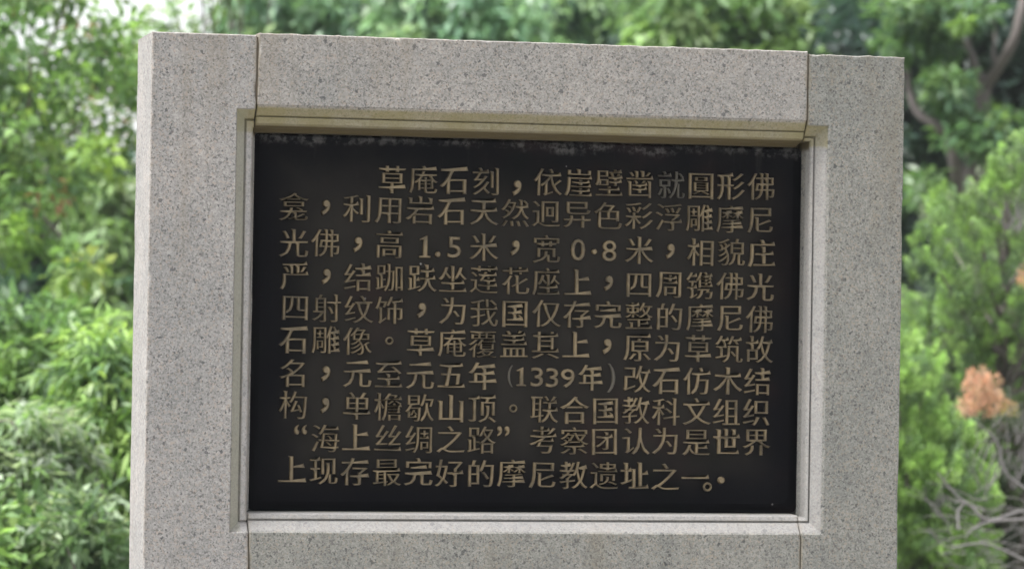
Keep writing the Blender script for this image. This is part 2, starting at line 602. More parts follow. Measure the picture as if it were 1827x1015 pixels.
adopt(box('mortar_joint', 0.2138, 0.2179, 0.004, 0.235, 2.046, 2.182, M_MORTAR))
adopt(box('mortar_joint', 1.3839, 1.3879, 0.004, 0.235, 2.046, 2.182, M_MORTAR))
adopt(box('mortar_joint', 0.2138, 0.2165, 0.006, 0.235, 0.33, 1.172, M_MORTAR))
adopt(box('mortar_joint', 1.3851, 1.3879, 0.005, 0.235, 0.33, 1.172, M_MORTAR))
# plinth below the picture
pl = box('plinth', -0.12, 1.72, -0.14, 0.38, 0.031, 0.318, M_GRAN)
bv = pl.modifiers.new('bevel', 'BEVEL')
bv.width = 0.008
bv.segments = 2
adopt(pl)

# dark plate: backing, raised field with sloping rounded margin
PX0, PX1, PZ0, PZ1 = 0.2205, 1.3994, 1.2155, 1.9915
PY = 0.074


def rrect(x0, x1, z0, z1, r, n=6):
    pts = []
    for cx, cz, a0 in ((x1 - r, z1 - r, 0), (x0 + r, z1 - r, 90), (x0 + r, z0 + r, 180), (x1 - r, z0 + r, 270)):
        for k in range(n + 1):
            a = math.radians(a0 + 90 * k / n)
            pts.append((cx + r * math.cos(a), cz + r * math.sin(a)))
    return pts


V, F = [], []
rings = [(0.0003, 0.014, 0.0945), (0.0006, 0.014, 0.0800), (0.0045, 0.015, 0.0795), (0.0135, 0.018, 0.0758), (0.020, 0.020, PY)]
for ins, r, y in rings:
    for x, z in rrect(PX0 + ins, PX1 - ins, PZ0 + ins, PZ1 - ins * 0.3, r):
        V.append((x, y, z))
n = len(V) // len(rings)
for k in range(len(rings) - 1):
    for i in range(n):
        F.append((k * n + i, (k + 1) * n + i, (k + 1) * n + (i + 1) % n, k * n + (i + 1) % n))
F.append(tuple(range((len(rings) - 1) * n, len(rings) * n))[::-1])
me = bpy.data.meshes.new('plate')
me.from_pydata(V, [], F)
me.update()
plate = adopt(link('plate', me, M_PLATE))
box_b = adopt(box('backing_slab', 0.2245, 1.3795, 0.0960, 0.24, 1.2203, 1.9912, M_GRAN))

# ------------------------------------------------------------------ raised characters
_glyphs = {}


def glyph(ch, mat, dx=None):
    """solid raised letter: outline from the built-in font, horizontals thinned and verticals thickened like a Song face"""
    if (ch, mat.name) in _glyphs:
        return _glyphs[(ch, mat.name)]
    cu = bpy.data.curves.new('glyph', 'FONT')
    cu.body = ch
    cu.resolution_u = 3
    ob = bpy.data.objects.new('glyph', cu)
    COL.objects.link(ob)
    bpy.context.view_layer.update()
    me0 = bpy.data.meshes.new_from_object(ob.evaluated_get(bpy.context.evaluated_depsgraph_get()))
    bpy.data.objects.remove(ob)
    bm = bmesh.new()
    if ch == '1':                                                   # a footed 1 with a flag
        o1 = [(0.02, 0.0), (0.40, 0.0), (0.40, 0.035), (0.29, 0.06), (0.29, 0.70), (0.24, 0.70), (0.03, 0.60), (0.03, 0.57), (0.15, 0.58), (0.15, 0.06), (0.02, 0.035)]
        bm.faces.new([bm.verts.new((x, y, 0)) for x, y in o1])
        bmesh.ops.triangulate(bm, faces=bm.faces)
    else:
        bm.from_mesh(me0)
    bmesh.ops.remove_doubles(bm, verts=bm.verts, dist=0.0008)
    bmesh.ops.dissolve_degenerate(bm, edges=bm.edges, dist=0.0004)
    bm.verts.ensure_lookup_table()
    tris = []
    for f in bm.faces:
        vs = [v.index for v in f.verts]
        if f.calc_area() < 1e-9:
            continue
        if f.normal.z < 0:
            vs = vs[::-1]
        tris.append(vs)
    P = [Vector((v.co.x, v.co.y)) for v in bm.verts]
    cjk = 0x3400 < ord(ch) < 0xA000
    if cjk:                                                          # add points so that serifs can be drawn out
        cnt = {}
        for t in tris:
            for a, b in zip(t, t[1:] + t[:1]):
                cnt[(a, b)] = 1
        nx_, pv_ = {}, {}
        for (a, b) in cnt:
            if (b, a) not in cnt:
                nx_[a] = b
                pv_[b] = a
        todo = []
        for a, b in list(nx_.items()):
            if a not in pv_ or b not in nx_:
                continue
            e, pe, ne = P[b] - P[a], P[a] - P[pv_[a]], P[nx_[b]] - P[b]
            if 0.04 < e.length < 0.10:
                if abs(e.x) < 0.012 and e.y > 0 and abs(pe.y) < 0.02 and abs(ne.y) < 0.02 and pe.x > 0.12 and ne.x < -0.12:
                    todo.append((b, nx_[b], 0.115 / ne.length, 'h'))
                if abs(e.y) < 0.012 and e.x < 0 and abs(pe.x) < 0.02 and abs(ne.x) < 0.02 and pe.y > 0.12 and ne.y < -0.12:
                    todo.append((b, nx_[b], 0.075 / ne.length, 'v'))
        heads = {}
        for b, c_, fac, kind in todo:
            e = bm.edges.get((bm.verts[b], bm.verts[c_]))
            if e is None:
                continue
            bmesh.utils.edge_split(e, bm.verts[b], min(0.9, fac))
            bm.verts.ensure_lookup_table()
            heads[b] = Vector((-0.040, 0.085)) if kind == 'h' else Vector((-0.048, 0.018))
        bm.verts.index_update()
        bm.normal_update()
        tris = []
        for f in bm.faces:
            vs = [v.index for v in f.verts]
            if f.calc_area() > 1e-9:
                tris.append(vs[::-1] if f.normal.z < 0 else vs)
        P = [Vector((v.co.x, v.co.y)) for v in bm.verts]
    count = {}
    for t in tris:
        for a, b in zip(t, t[1:] + t[:1]):
            count[(a, b)] = count.get((a, b), 0) + 1
    bnd = [(a, b) for (a, b) in count if (b, a) not in count]       # counter-clockwise: outside is on the right
    nxt, prv = {}, {}
    for a, b in bnd:
        nxt[a] = b
        prv[b] = a
    cjk = 0x3400 < ord(ch) < 0xA000
    npts = len(P)
    if cjk:
        gx = 0.025 if npts < 45 else (0.017 if npts < 75 else 0.011)
        gy = -0.009 if npts < 45 else (-0.011 if npts < 75 else -0.012)
    elif ch in '，':
        gx, gy = 0.022, 0.022
    else:
        gx, gy = 0.013, 0.006
    off = {}
    for b in nxt:
        if b not in prv:
            continue
        e1 = (P[b] - P[prv[b]])
        e2 = (P[nxt[b]] - P[b])
        l1, l2 = e1.length, e2.length
        if l1 < 1e-6 or l2 < 1e-6:
            off[b] = Vector((0, 0))
            continue
        n1 = Vector((e1.y, -e1.x)) / l1
        n2 = Vector((e2.y, -e2.x)) / l2
        m = n1 + n2
        k = m.length
        if k < 0.35:
            m = m.normalized() * 1.0 if k > 1e-4 else n1
        else:
            m = m * (2.0 / (k * k))
        if m.length > 1.8:
            m = m.normalized() * 1.8
        off[b] = m
    base, mid, top = [], [], []
    serif = {}
    if cjk:
        serif = heads
    for i, p in enumerate(P):
        m = off.get(i, Vector((0, 0)))
        s = serif.get(i, Vector((0, 0)))
        base.append(Vector((p.x + m.x * (gx + 0.014), p.y + m.y * (gy + 0.014))) + s)
        mid.append(Vector((p.x + m.x * (gx + 0.004), p.y + m.y * (gy + 0.004))) + s)
        top.append(Vector((p.x + m.x * (gx - 0.026), p.y + m.y * (gy - 0.010))) + s)
    x0 = min(p.x for p in P)
    x1 = max(p.x for p in P)
    y0 = min(p.y for p in P)
    y1 = max(p.y for p in P)
    c = Vector(((x0 + x1) / 2, (y0 + y1) / 2))
    if cjk and ch != '一':
        c = Vector((0.5, 0.38))
    elif ch == '一':
        c = Vector((0.5, 0.39))
    V = []
    for layer, h in ((base, 0.0), (mid, 0.045), (top, 0.105)):
        for p in layer:
            V.append((p.x - c.x, -h, p.y - c.y))
    n = len(P)
    F = [tuple(2 * n + i for i in t) for t in tris]
    for a, b in bnd:
        F.append((a, b, n + b, n + a))
        F.append((n + a, n + b, 2 * n + b, 2 * n + a))
    me = bpy.data.meshes.new('character')
    me.from_pydata(V, [], F)
    me.materials.append(mat)
    me.materials.append(M_PLATE)
    me.polygons.foreach_set('material_index', [1 if (k >= len(tris) and (k - len(tris)) % 2 == 0) else 0 for k in range(len(F))])
    me.update()
    bm.free()
    _glyphs[(ch, mat.name)] = me
    return me


def put(name, ch, x, z, size, sx=1.0, rot=0.0, mat=None):
    o = bpy.data.objects.new(name, glyph(ch, mat or M_LETTER))
    COL.objects.link(o)
    o.parent = plate
    o.matrix_parent_inverse = Matrix.Translation((0, 0, 0))
    o.location = (x, PY + 0.0004, z)
    o.rotation_euler = (0, rot, 0)
    o.scale = (size * sx, size, size)
    return o


ROWS = [
    ('   草庵石刻，依崖壁凿就圓形佛', 0.3138, 1.9015, 0.06630, 0.00035),
    ('龛，利用岩石天然迥异色彩浮雕摩尼', 0.3069, 1.8409, 0.06675, -0.00028),
    ('光佛，高  米，宽  米，相貌庄', 0.3082, 1.7670, 0.06690, -0.00010),
    ('严，结跏趺坐莲花座上，四周镌佛光', 0.3117, 1.7002, 0.06658, -0.00040),
    ('四射纹饰，为我国仅存完整的摩尼佛', 0.3129, 1.6332, 0.06650, -0.00045),
    ('石雕像。草庵覆盖其上，原为草筑故', 0.3117, 1.5686, 0.06649, -0.00050),
    ('名，元至元五年    改石仿木结', 0.3129, 1.4993, 0.06632, -0.00040),
    ('构，单檐歇山顶。联合国教科文组织', 0.3140, 1.4324, 0.06615, -0.00029),
    (' 海上丝绸之路 考察团认为是世界', 0.3146, 1.3662, 0.06610, -0.00007),
    ('上现存最完好的摩尼教遗址之一', 0.3128, 1.2998, 0.06628, -0.00069),
]
DARK = {(0, 12)}
for r, (txt, ox, oz, mx, mz_) in enumerate(ROWS):
    for c, ch in enumerate(txt):
        if ch == ' ':
            continue
        x = ox + mx * c + random.uniform(-1, 1) * 0.0009
        z = oz + mz_ * c + random.uniform(-1, 1) * 0.0012
        rot = math.radians(random.uniform(-1.0, 1.0))
        m = M_LETTER_D if (r, c) in DARK else M_LETTER
        if ch == '，':
            z += -0.0135 if r == 0 else 0.0
            put('comma', ch, x, z, 0.080, 1.0, rot, m)
        elif ch == '。':
            put('full_stop', ch, x, z + 0.001, 0.053, 1.0, rot, m)
        else:
            put('character', ch, x, z, 0.0625, 1.0 if ch not in '' else 1, rot, m)
for name, ch, x, z, s, sx in (
        ('digit', '1', 0.5840, 1.7645, 0.064, 0.95), ('decimal_point', '.', 0.6112, 1.7490, 0.085, 1.0), ('digit', '5', 0.6460, 1.7645, 0.062, 1.15),
        ('digit', '0', 0.9108, 1.7645, 0.064, 1.05), ('decimal_point', '.', 0.9458, 1.7616, 0.085, 1.0), ('digit', '8', 0.9785, 1.7640, 0.062, 1.10),
        ('bracket', '(', 0.7695, 1.4985, 0.048, 0.85), ('digit', '1', 0.7935, 1.4975, 0.054, 0.95), ('digit', '3', 0.8271, 1.4975, 0.056, 1.25),
        ('digit', '3', 0.8597, 1.4965, 0.056, 1.25), ('digit', '9', 0.8935, 1.4955, 0.056, 1.2), ('character', '年', 0.9430, 1.4975, 0.059, 0.93),
        ('bracket', ')', 0.9880, 1.4975, 0.064, 0.95), ('quotation_mark', '“', 0.3290, 1.3830, 0.078, 0.95), ('quotation_mark', '”', 0.7571, 1.3840, 0.078, 0.95),
        ('full_stop', '。', 1.2004, 1.2708, 0.060, 1.0), ('full_stop', '.', 1.2297, 1.2852, 0.110, 1.0)):
    put(name, ch, x, z, s, sx, 0.0, M_LETTER_D if name == 'bracket' else M_LETTER)


# ------------------------------------------------------------------ foliage tools
def unit(a):
    return a / np.maximum(1e-9, np.linalg.norm(a, axis=-1, keepdims=True))


def leaf_quads(C, D, S, W, nrm):
    """kite-shaped leaves: C base points, D axis directions, S lengths, W widths, nrm approximate normals"""
    side = unit(np.cross(D, nrm))
    up = unit(np.cross(side, D))
    S = S[:, None]
    W = W[:, None]
    tip = C + D * S - up * S * 0.18
    m1 = C + D * S * 0.42 + side * W * 0.5 + up * S * 0.05
    m2 = C + D * S * 0.42 - side * W * 0.5 + up * S * 0.05
    V = np.stack([C, m1, tip, m2], axis=1).reshape(-1, 3)
    F = np.arange(len(V)).reshape(-1, 4)
    return V, F


def pick(palette, n, weights=None):
    p = np.array(palette)
    return p[rng.choice(len(p), n, p=weights)]


def clumps(centres, radii, n_each, leaf, palette, weights=None, flat=0.7, droop=0.25, aspect=0.5, tone=0.25):
    """balls of leaves round each centre; every clump has its own hue"""
    k = len(centres)
    cc = pick(palette, k, weights) * (1 + rng.uniform(-tone, tone, (k, 1)))
    idx = np.repeat(np.arange(k), n_each)
    n = len(idx)
    d = unit(rng.normal(size=(n, 3)))
    rad = rng.uniform(0.15, 1.0, n) ** 0.6
    off = d * (rad * np.asarray(radii)[idx])[:, None]
    off[:, 2] *= flat
    C = centres[idx] + off
    D = unit(d * 0.8 + rng.normal(size=(n, 3)) * 0.5 + np.array([0, 0, -droop]))
    nr = unit(rng.normal(size=(n, 3)) * 0.55 + np.array([0, 0, 1.0]))
    S = leaf * rng.uniform(0.65, 1.3, n)
    V, F = leaf_quads(C, D, S, S * aspect * rng.uniform(0.8, 1.2, n), nr)
    col = cc[idx] * (1 + rng.uniform(-0.22, 0.22, (n, 1)))
    return V, F, np.repeat(np.clip(col, 0, 1), 4, axis=0)


def fans(centres, length, strands, per, leaf, palette, weights=None, droop=0.9, aspect=0.3, tone=0.25):
    """drooping sprays: strands spread from each centre and hang at their ends"""
    k = len(centres)
    cc = pick(palette, k, weights) * (1 + rng.uniform(-tone, tone, (k, 1)))
    a = rng.uniform(0, 2 * math.pi, (k, strands))
    el = rng.uniform(-0.2, 0.7, (k, strands))
    dr = np.stack([np.cos(a) * np.cos(el), np.sin(a) * np.cos(el), np.sin(el)], axis=-1)
    L = np.asarray(length)[:, None] * rng.uniform(0.7, 1.2, (k, strands))
    t = np.linspace(0.12, 1.0, per)[None, None, :]
    P = centres[:, None, None, :] + dr[:, :, None, :] * (L[:, :, None] * t)[..., None]
    P[..., 2] -= droop * L[:, :, None] * t ** 2 * 0.9
    tang = dr[:, :, None, :] + np.array([0, 0, -1.0]) * (droop * 1.8 * t)[..., None]
    P = P.reshape(-1, 3)
    tang = unit(np.broadcast_to(tang, (k, strands, per, 3)).reshape(-1, 3))
    n = len(P)
    P = P + rng.normal(size=(n, 3)) * leaf * 0.25
    D = unit(tang + rng.normal(size=(n, 3)) * 0.55)
    nr = unit(rng.normal(size=(n, 3)) * 0.4 + np.array([0, 0, 1.0]))
    S = leaf * rng.uniform(0.7, 1.3, n)
    V, F = leaf_quads(P, D, S, S * aspect, nr)
    col = np.repeat(cc, strands * per, axis=0) * (1 + rng.uniform(-0.2, 0.2, (n, 1)))
    return V, F, np.repeat(np.clip(col, 0, 1), 4, axis=0)


def tufts(centres, dirs, lengths, widths, n_each, needle, palette, weights=None, tone=0.2, aspect=0.16):
    """conifer tufts: pointed plumes of small needles along a direction"""
    k = len(centres)
    cc = pick(palette, k, weights) * (1 + rng.uniform(-tone, tone, (k, 1)))
    idx = np.repeat(np.arange(k), n_each)
    n = len(idx)
    t = rng.uniform(0, 1, n) ** 0.8
    w_ = widths[idx] * (1 - t) ** 0.7 * np.minimum(1, t * 4 + 0.35) * 0.5
    d = unit(rng.normal(size=(n, 3)))
    ax = dirs[idx]
    d = unit(d - ax * np.sum(d * ax, axis=1, keepdims=True))
    rr = rng.uniform(0.2, 1, n)
    C = centres[idx] + ax * (t * lengths[idx])[:, None] + d * (w_ * rr)[:, None]
    D = unit(ax * 1.0 + d * 0.7 + rng.normal(size=(n, 3)) * 0.3)
    nr = unit(d + rng.normal(size=(n, 3)) * 0.5)
    S = needle * rng.uniform(0.7, 1.3, n)
    V, F = leaf_quads(C, D, S, S * aspect * rng.uniform(0.8, 1.4, n), nr)
    col = cc[idx] * (0.9 + 0.35 * t[:, None]) * (1 + rng.uniform(-0.15, 0.15, (n, 1)))
    return V, F, np.repeat(np.clip(col, 0, 1), 4, axis=0)


def join(parts):
    V, F, Cc, k = [], [], [], 0
    for v, f, c in parts:
        V.append(v)
        F.append(f + k)
        Cc.append(c)
        k += len(v)
    return np.concatenate(V), np.concatenate(F), np.concatenate(Cc)


def tube(points, radii, sides=8, wob=0.0):
    pts = [Vector(p) for p in points]
    V, F = [], []
    n = len(pts)
    ref = Vector((0.3, 0.9, 0.2)).normalized()
    for i, p in enumerate(pts):
        t = (pts[min(n - 1, i + 1)] - pts[max(0, i - 1)]).normalized()
        a = t.cross(ref).normalized()
        b = t.cross(a).normalized()
        for s in range(sides):
            an = 2 * math.pi * s / sides
            r = radii[i] * (1 + wob * noise.noise(Vector((i * 0.7, s * 1.3, p.x))))
            V.append(p + (a * math.cos(an) + b * math.sin(an)) * r)
    for i in range(n - 1):
        for s in range(sides):
            F.append((i * sides + s, i * sides + (s + 1) % sides, (i + 1) * sides + (s + 1) % sides, (i + 1) * sides + s))
    return [tuple(v) for v in V], F


def smooth_path(P, m=5):
    """Catmull-Rom through the points"""
    P = [np.array(p, float) for p in P]
    Q = [2 * P[0] - P[1]] + P + [2 * P[-1] - P[-2]]
    out = []
    for i in range(1, len(Q) - 2):
        for k in range(m):
            t = k / m
            a, b, c, d = Q[i - 1:i + 3]
            out.append(0.5 * ((2 * b) + (c - a) * t + (2 * a - 5 * b + 4 * c - d) * t * t + (3 * b - a - 3 * c + d) * t ** 3))
    out.append(P[-1])
    return out


def wood(name, paths, mat, parent, sides=8):
    V, F = [], []
    for pts, r0, r1 in paths:
        sp = smooth_path(pts)
        rad = [r0 + (r1 - r0) * i / (len(sp) - 1) for i in range(len(sp))]
        v, f = tube(sp, rad, sides, 0.25)
        k = len(V)
        V += v
        F += [tuple(i + k for i in q) for q in f]
    me = bpy.data.meshes.new(name)
    me.from_pydata(V, [], F)
    me.polygons.foreach_set('use_smooth', [True] * len(F))
    me.update()
    o = link(name, me, mat)
    if parent is not None:
        o.parent = parent
        o.matrix_parent_inverse = Matrix.Translation(-parent.location)
    return o


def crown(parts, parent, mat=None, name='crown'):
    V, F, C_ = join(parts)
    o = link(name, np_mesh(name, V, F, 4, C_), mat or M_LEAF)
    o.parent = parent
    o.matrix_parent_inverse = Matrix.Translation(-parent.location)
    o['kind'] = 'stuff'
    return o


def lobe_points(lobes, per_area):
    """lobes in picture terms: u, v, distance, half width, half height (px), depth (m) -> clump centres"""
    out = []
    for (u, v, dist, ru, rv, dep) in lobes:
        n = max(3, int(per_area * ru * rv / 1000.0))
        d = unit(rng.normal(size=(n, 3))) * (rng.uniform(0.25, 1, (n, 1)) ** 0.5)
        for a, b, c in d:
            out.append(at(u + a * ru, v + b * rv, dist + c * dep))
    return np.array(out)


def root(name, u, dist, label, cat, group=None):
    p = at(u, 560, dist)
    e = empty(name, (p[0], p[1], ground_height(p[0], p[1])))
    return tag(e, label, cat, group)


def limbs(base, targets, r, parent, mat=M_BARK, name='trunk', fork=None, count=14):
    """a trunk from the ground to a fork and limbs on to some of the clump centres"""
    b = np.array(base)
    fork = np.array(fork) if fork is not None else b + np.array([0, 0, 1.6])
    paths = [([b - np.array([0, 0, 0.1]), b * 0.5 + fork * 0.5 + np.array([0.08, 0.03, 0]), fork], r, r * 0.75)]
    if len(targets):
        sel = rng.choice(len(targets), min(count, len(targets)), replace=False)
        for i in sel:
            t = targets[i]
            m = fork * 0.5 + t * 0.5 + rng.normal(size=3) * 0.12 + np.array([0, 0, 0.1])
            paths.append(([fork, m, t], r * 0.4, r * 0.06))
    return wood(name, paths, mat, parent, 7)


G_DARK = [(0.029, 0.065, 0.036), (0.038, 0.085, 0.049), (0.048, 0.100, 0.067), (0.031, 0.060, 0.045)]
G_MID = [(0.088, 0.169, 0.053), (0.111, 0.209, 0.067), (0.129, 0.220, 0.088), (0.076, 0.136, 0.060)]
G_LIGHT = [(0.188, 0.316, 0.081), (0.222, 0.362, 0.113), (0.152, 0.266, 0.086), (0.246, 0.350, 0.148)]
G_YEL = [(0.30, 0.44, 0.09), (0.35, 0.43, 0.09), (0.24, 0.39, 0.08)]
G_GREY = [(0.17, 0.245, 0.12), (0.22, 0.30, 0.17), (0.14, 0.21, 0.11), (0.27, 0.33, 0.20)]

# ---- 1. tall broadleaf tree at the left edge, thin at the top so the sky shows
t = root('broadleaf_tree', -40, 17.0, 'yellow-green broadleaf tree at the left edge with sky showing through its leaves', 'tree')
lob = [(40, 60, 17, 190, 120, 1.2), (150, 190, 17.2, 120, 130, 1.0), (20, 230, 16.8, 110, 110, 1.0), (210, 90, 17.5, 90, 90, 0.8),
       (60, 330, 16.6, 120, 70, 0.8), (-120, 150, 17, 150, 250, 1.4), (-100, -80, 17, 300, 120, 1.5), (-150, 420, 16.8, 120, 200, 1.2)]
c1 = lobe_points(lob[:2], 2.8)
c1 = np.concatenate([c1, lobe_points(lob[2:], 3.2)])
low = lobe_points([(132, 482, 15.8, 36, 34, 0.2), (188, 266, 16.0, 34, 20, 0.2), (40, 425, 16.0, 50, 34, 0.3)], 5.5)
crown([clumps(c1, np.full(len(c1), 0.115), 26, 0.062, G_MID + G_LIGHT + G_MID + G_LIGHT + G_MID + G_LIGHT + G_YEL[:1] + [(0.26, 0.16, 0.08)], None, 0.85, 0.4, 0.5, 0.3),
       clumps(low, np.full(len(low), 0.085), 26, 0.07, G_YEL + G_LIGHT, None, 0.8, 0.3, 0.5, 0.15)], t)
limbs(t.location, np.concatenate([c1, low]), 0.05, t, fork=at(-60, 420, 17.0), count=34)

# ---- 2. darker trees behind it, light sprays against deep shade
t = root('leafy_tree', 200, 23.0, 'dark green tree with pale sprays standing beside the left edge of the stone', 'tree')
lob = [(200, 380, 23, 130, 90, 1.2), (230, 520, 22.5, 120, 90, 1.2), (120, 420, 23.5, 110, 90, 1.0), (330, 450, 23, 130, 170, 1.2), (60, 560, 23.5, 120, 110, 1.0)]
c1 = lobe_points(lob, 10)
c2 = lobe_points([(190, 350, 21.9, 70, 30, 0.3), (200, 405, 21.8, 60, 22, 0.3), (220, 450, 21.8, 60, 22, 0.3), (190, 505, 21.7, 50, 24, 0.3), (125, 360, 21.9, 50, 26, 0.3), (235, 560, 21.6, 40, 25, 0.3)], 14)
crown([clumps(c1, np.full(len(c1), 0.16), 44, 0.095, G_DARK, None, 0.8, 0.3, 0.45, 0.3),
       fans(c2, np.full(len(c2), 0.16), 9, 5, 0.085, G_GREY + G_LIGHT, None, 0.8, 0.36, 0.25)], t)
limbs(t.location, c1, 0.09, t, fork=at(220, 560, 23.0), count=12)

# ---- 3. bright bamboo-like clump close to the stone on the left
t = root('bamboo_clump', 215, 13.5, 'bright green bamboo clump with lance leaves beside the stone at left', 'bamboo')
lob = [(200, 640, 13.5, 75, 70, 0.35), (185, 740, 13.4, 75, 80, 0.35), (220, 830, 13.3, 75, 80, 0.3), (285, 720, 13.6, 60, 130, 0.3), (150, 690, 13.5, 60, 60, 0.3), (215, 950, 13.4, 90, 90, 0.3)]
c1 = lobe_points(lob, 9)
crown([fans(c1, np.full(len(c1), 0.10), 8, 4, 0.085, [(0.15, 0.27, 0.075), (0.20, 0.33, 0.085), (0.12, 0.21, 0.07), (0.24, 0.36, 0.10), (0.09, 0.16, 0.07)], None, 0.5, 0.2, 0.25)], t)
paths = []
for k in range(9):
    b = np.array(t.location) + np.array([rng.uniform(-0.2, 0.25), rng.uniform(-0.15, 0.15), 0])
    e = c1[rng.integers(len(c1))]
    paths.append(([b, b * 0.45 + e * 0.55 + np.array([0.02, 0, 0.1]), e], 0.010, 0.004))
wood('stem', paths, M_BARK, t, 6)

# ---- 4. grey-green shrub, lower left
t = root('grey_leaved_shrub', 20, 12.6, 'grey-green shrub with pale narrow leaves in the lower left corner', 'shrub')
lob = [(50, 770, 12.6, 85, 55, 0.3), (10, 850, 12.5, 80, 60, 0.3), (90, 830, 12.7, 60, 50, 0.3), (-80, 850, 12.6, 90, 150, 0.4)]
c1 = lobe_points(lob, 9)
crown([fans(c1, np.full(len(c1), 0.085), 8, 4, 0.062, [(0.22, 0.29, 0.18), (0.28, 0.34, 0.24), (0.17, 0.25, 0.13), (0.16, 0.27, 0.09)], None, 0.4, 0.3, 0.25)], t)
limbs(t.location, c1, 0.025, t, name='stem', fork=np.array(t.location) + np.array([0, 0, 0.45]), count=18)

# ---- 5. low undergrowth in front, lower left
for (u, v, dist, ru, rv, pal, lab, lf) in (
        (110, 960, 12.2, 110, 70, G_MID + G_GREY, 'low mixed shrub at the foot of the picture left of the stone', 0.06),
        (60, 640, 14.6, 120, 90, G_MID + G_LIGHT, 'mid green rounded shrub behind the grey-leaved shrub at left', 0.065),
        (-60, 980, 12.0, 90, 90, G_LIGHT, 'light green shrub reaching in at the bottom left corner', 0.06)):
    t = root('shrub', u, dist, lab, 'shrub')
    c1 = lobe_points([(u, v, dist, ru, rv, 0.35), (u + 40, v + 120, dist, ru, 110, 0.35)], 8)
    c1 = c1[c1[:, 2] > t.location.z + 0.05]
    crown([clumps(c1, np.full(len(c1), 0.095), 30, lf, pal, None, 0.85, 0.2, 0.42, 0.35)], t)
    limbs(t.location, c1, 0.025, t, name='stem', fork=np.array(t.location) + np.array([0, 0, 0.3]), count=14)

# ---- 6. trees above and behind the stone: drooping sprays coloured as lit, inner clumps coloured as shade
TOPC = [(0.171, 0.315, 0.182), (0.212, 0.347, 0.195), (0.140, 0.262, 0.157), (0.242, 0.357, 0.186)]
TOP = [
    (560, 27.0, [(560, 70, 27, 150, 75, 1.2), (520, 250, 27, 200, 160, 1.4)], 'tree with drooping pale sprays above the left half of the lintel'),
    (800, 26.0, [(790, 40, 26, 160, 85, 1.2), (800, 250, 26, 200, 180, 1.4)], 'tree with soft green sprays above the middle of the lintel'),
    (1050, 28.0, [(1050, 50, 28, 170, 90, 1.2), (1050, 280, 28, 200, 190, 1.4)], 'feathery green tree just right of the middle above the lintel'),
    (1290, 25.5, [(1290, 60, 25.5, 150, 90, 1.2), (1300, 300, 25.5, 190, 200, 1.4)], 'green tree above the right end of the lintel with darker gaps'),
]
for i, (u, dist, lob, lab) in enumerate(TOP):
    t = root('drooping_tree', u, dist, lab, 'tree')
    c1 = lobe_points(lob, 5.5)
    hi = np.array([at(u + rng.uniform(-155, 155), rng.uniform(-60, 105), dist - rng.uniform(0.6, 1.3)) for _ in range(26)])
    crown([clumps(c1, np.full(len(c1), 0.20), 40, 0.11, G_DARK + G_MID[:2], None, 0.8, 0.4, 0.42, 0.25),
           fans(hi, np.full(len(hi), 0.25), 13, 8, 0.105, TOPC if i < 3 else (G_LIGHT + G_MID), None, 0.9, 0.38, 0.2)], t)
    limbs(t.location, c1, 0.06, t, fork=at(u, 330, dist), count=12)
# thin spray at the top left against the sky
t = root('open_crowned_tree', 400, 21.0, 'thin airy tree with sky gaps above the left post of the stone', 'tree')
c1 = lobe_points([(400, 20, 21, 60, 40, 0.6), (290, 25, 21, 60, 60, 0.6), (470, 90, 21, 60, 40, 0.7), (420, -90, 21, 200, 90, 1.0), (440, 260, 21, 130, 150, 1.0)], 2.0)
crown([clumps(c1, np.full(len(c1), 0.13), 20, 0.085, G_MID + G_LIGHT + G_GREY + [(0.30, 0.12, 0.05)], None, 0.8, 0.4, 0.45, 0.25)], t)
limbs(t.location, c1, 0.032, t, fork=at(430, 330, 21.0), count=26)

# ---- 7. dark tree at right with bare forked limbs
t = root('forked_tree', 1750, 22.0, 'dark leaved tree with bare forked grey-brown limbs at the upper right', 'tree')
tz = np.array(t.location)
wood('trunk', [([tz - np.array([0, 0, 0.1]), at(1735, 420, 22), at(1745, 250, 22), at(1757, 150, 22)], 0.085, 0.040)], M_LIMB, t, 9)
wood('limb', [([at(1757, 155, 22), at(1778, 125, 21.9), at(1808, 75, 21.8), at(1822, 20, 21.8), at(1835, -60, 21.9)], 0.036, 0.022),
              ([at(1782, 122, 21.9), at(1772, 100, 21.9), at(1775, 60, 22), at(1768, 0, 22)], 0.014, 0.007)], M_LIMB, t)
wood('limb', [([at(1757, 155, 22), at(1742, 125, 22), at(1728, 90, 22.1), at(1708, 60, 22.2), at(1690, 40, 22.3), at(1650, 10, 22.4)], 0.030, 0.012),
              ([at(1730, 95, 22.1), at(1728, 50, 22.1), at(1722, -20, 22.1)], 0.014, 0.007)], M_LIMB, t)
wood('limb', [([at(1720, 420, 22), at(1705, 300, 21.8), at(1697, 250, 21.8), at(1672, 225, 21.8), at(1640, 205, 21.9), at(1624, 170, 22), at(1618, 120, 22)], 0.045, 0.016),
              ([at(1699, 250, 21.8), at(1712, 225, 21.8), at(1722, 190, 21.8)], 0.014, 0.006)], M_LIMB, t)
lob = [(1600, 60, 23, 130, 80, 0.8), (1740, 30, 23.2, 120, 90, 0.8), (1860, 120, 23.2, 100, 150, 0.8), (1640, 260, 23.6, 110, 110, 0.5), (1760, 290, 23.6, 110, 110, 0.5), (1560, 250, 23, 120, 170, 0.8), (1700, 160, 23.8, 150, 110, 0.5)]
c1 = lobe_points(lob, 7)
c2 = lobe_points([(1640, 80, 21.9, 55, 30, 0.3), (1700, 165, 21.6, 34, 30, 0.15), (1690, 165, 22.3, 50, 20, 0.2), (1700, 25, 21.8, 90, 24, 0.3), (1640, 20, 21.8, 60, 24, 0.3), (1780, 215, 21.6, 30, 16, 0.2), (1640, 340, 21.8, 40, 26, 0.2), (1745, 245, 21.5, 50, 26, 0.2)], 13)
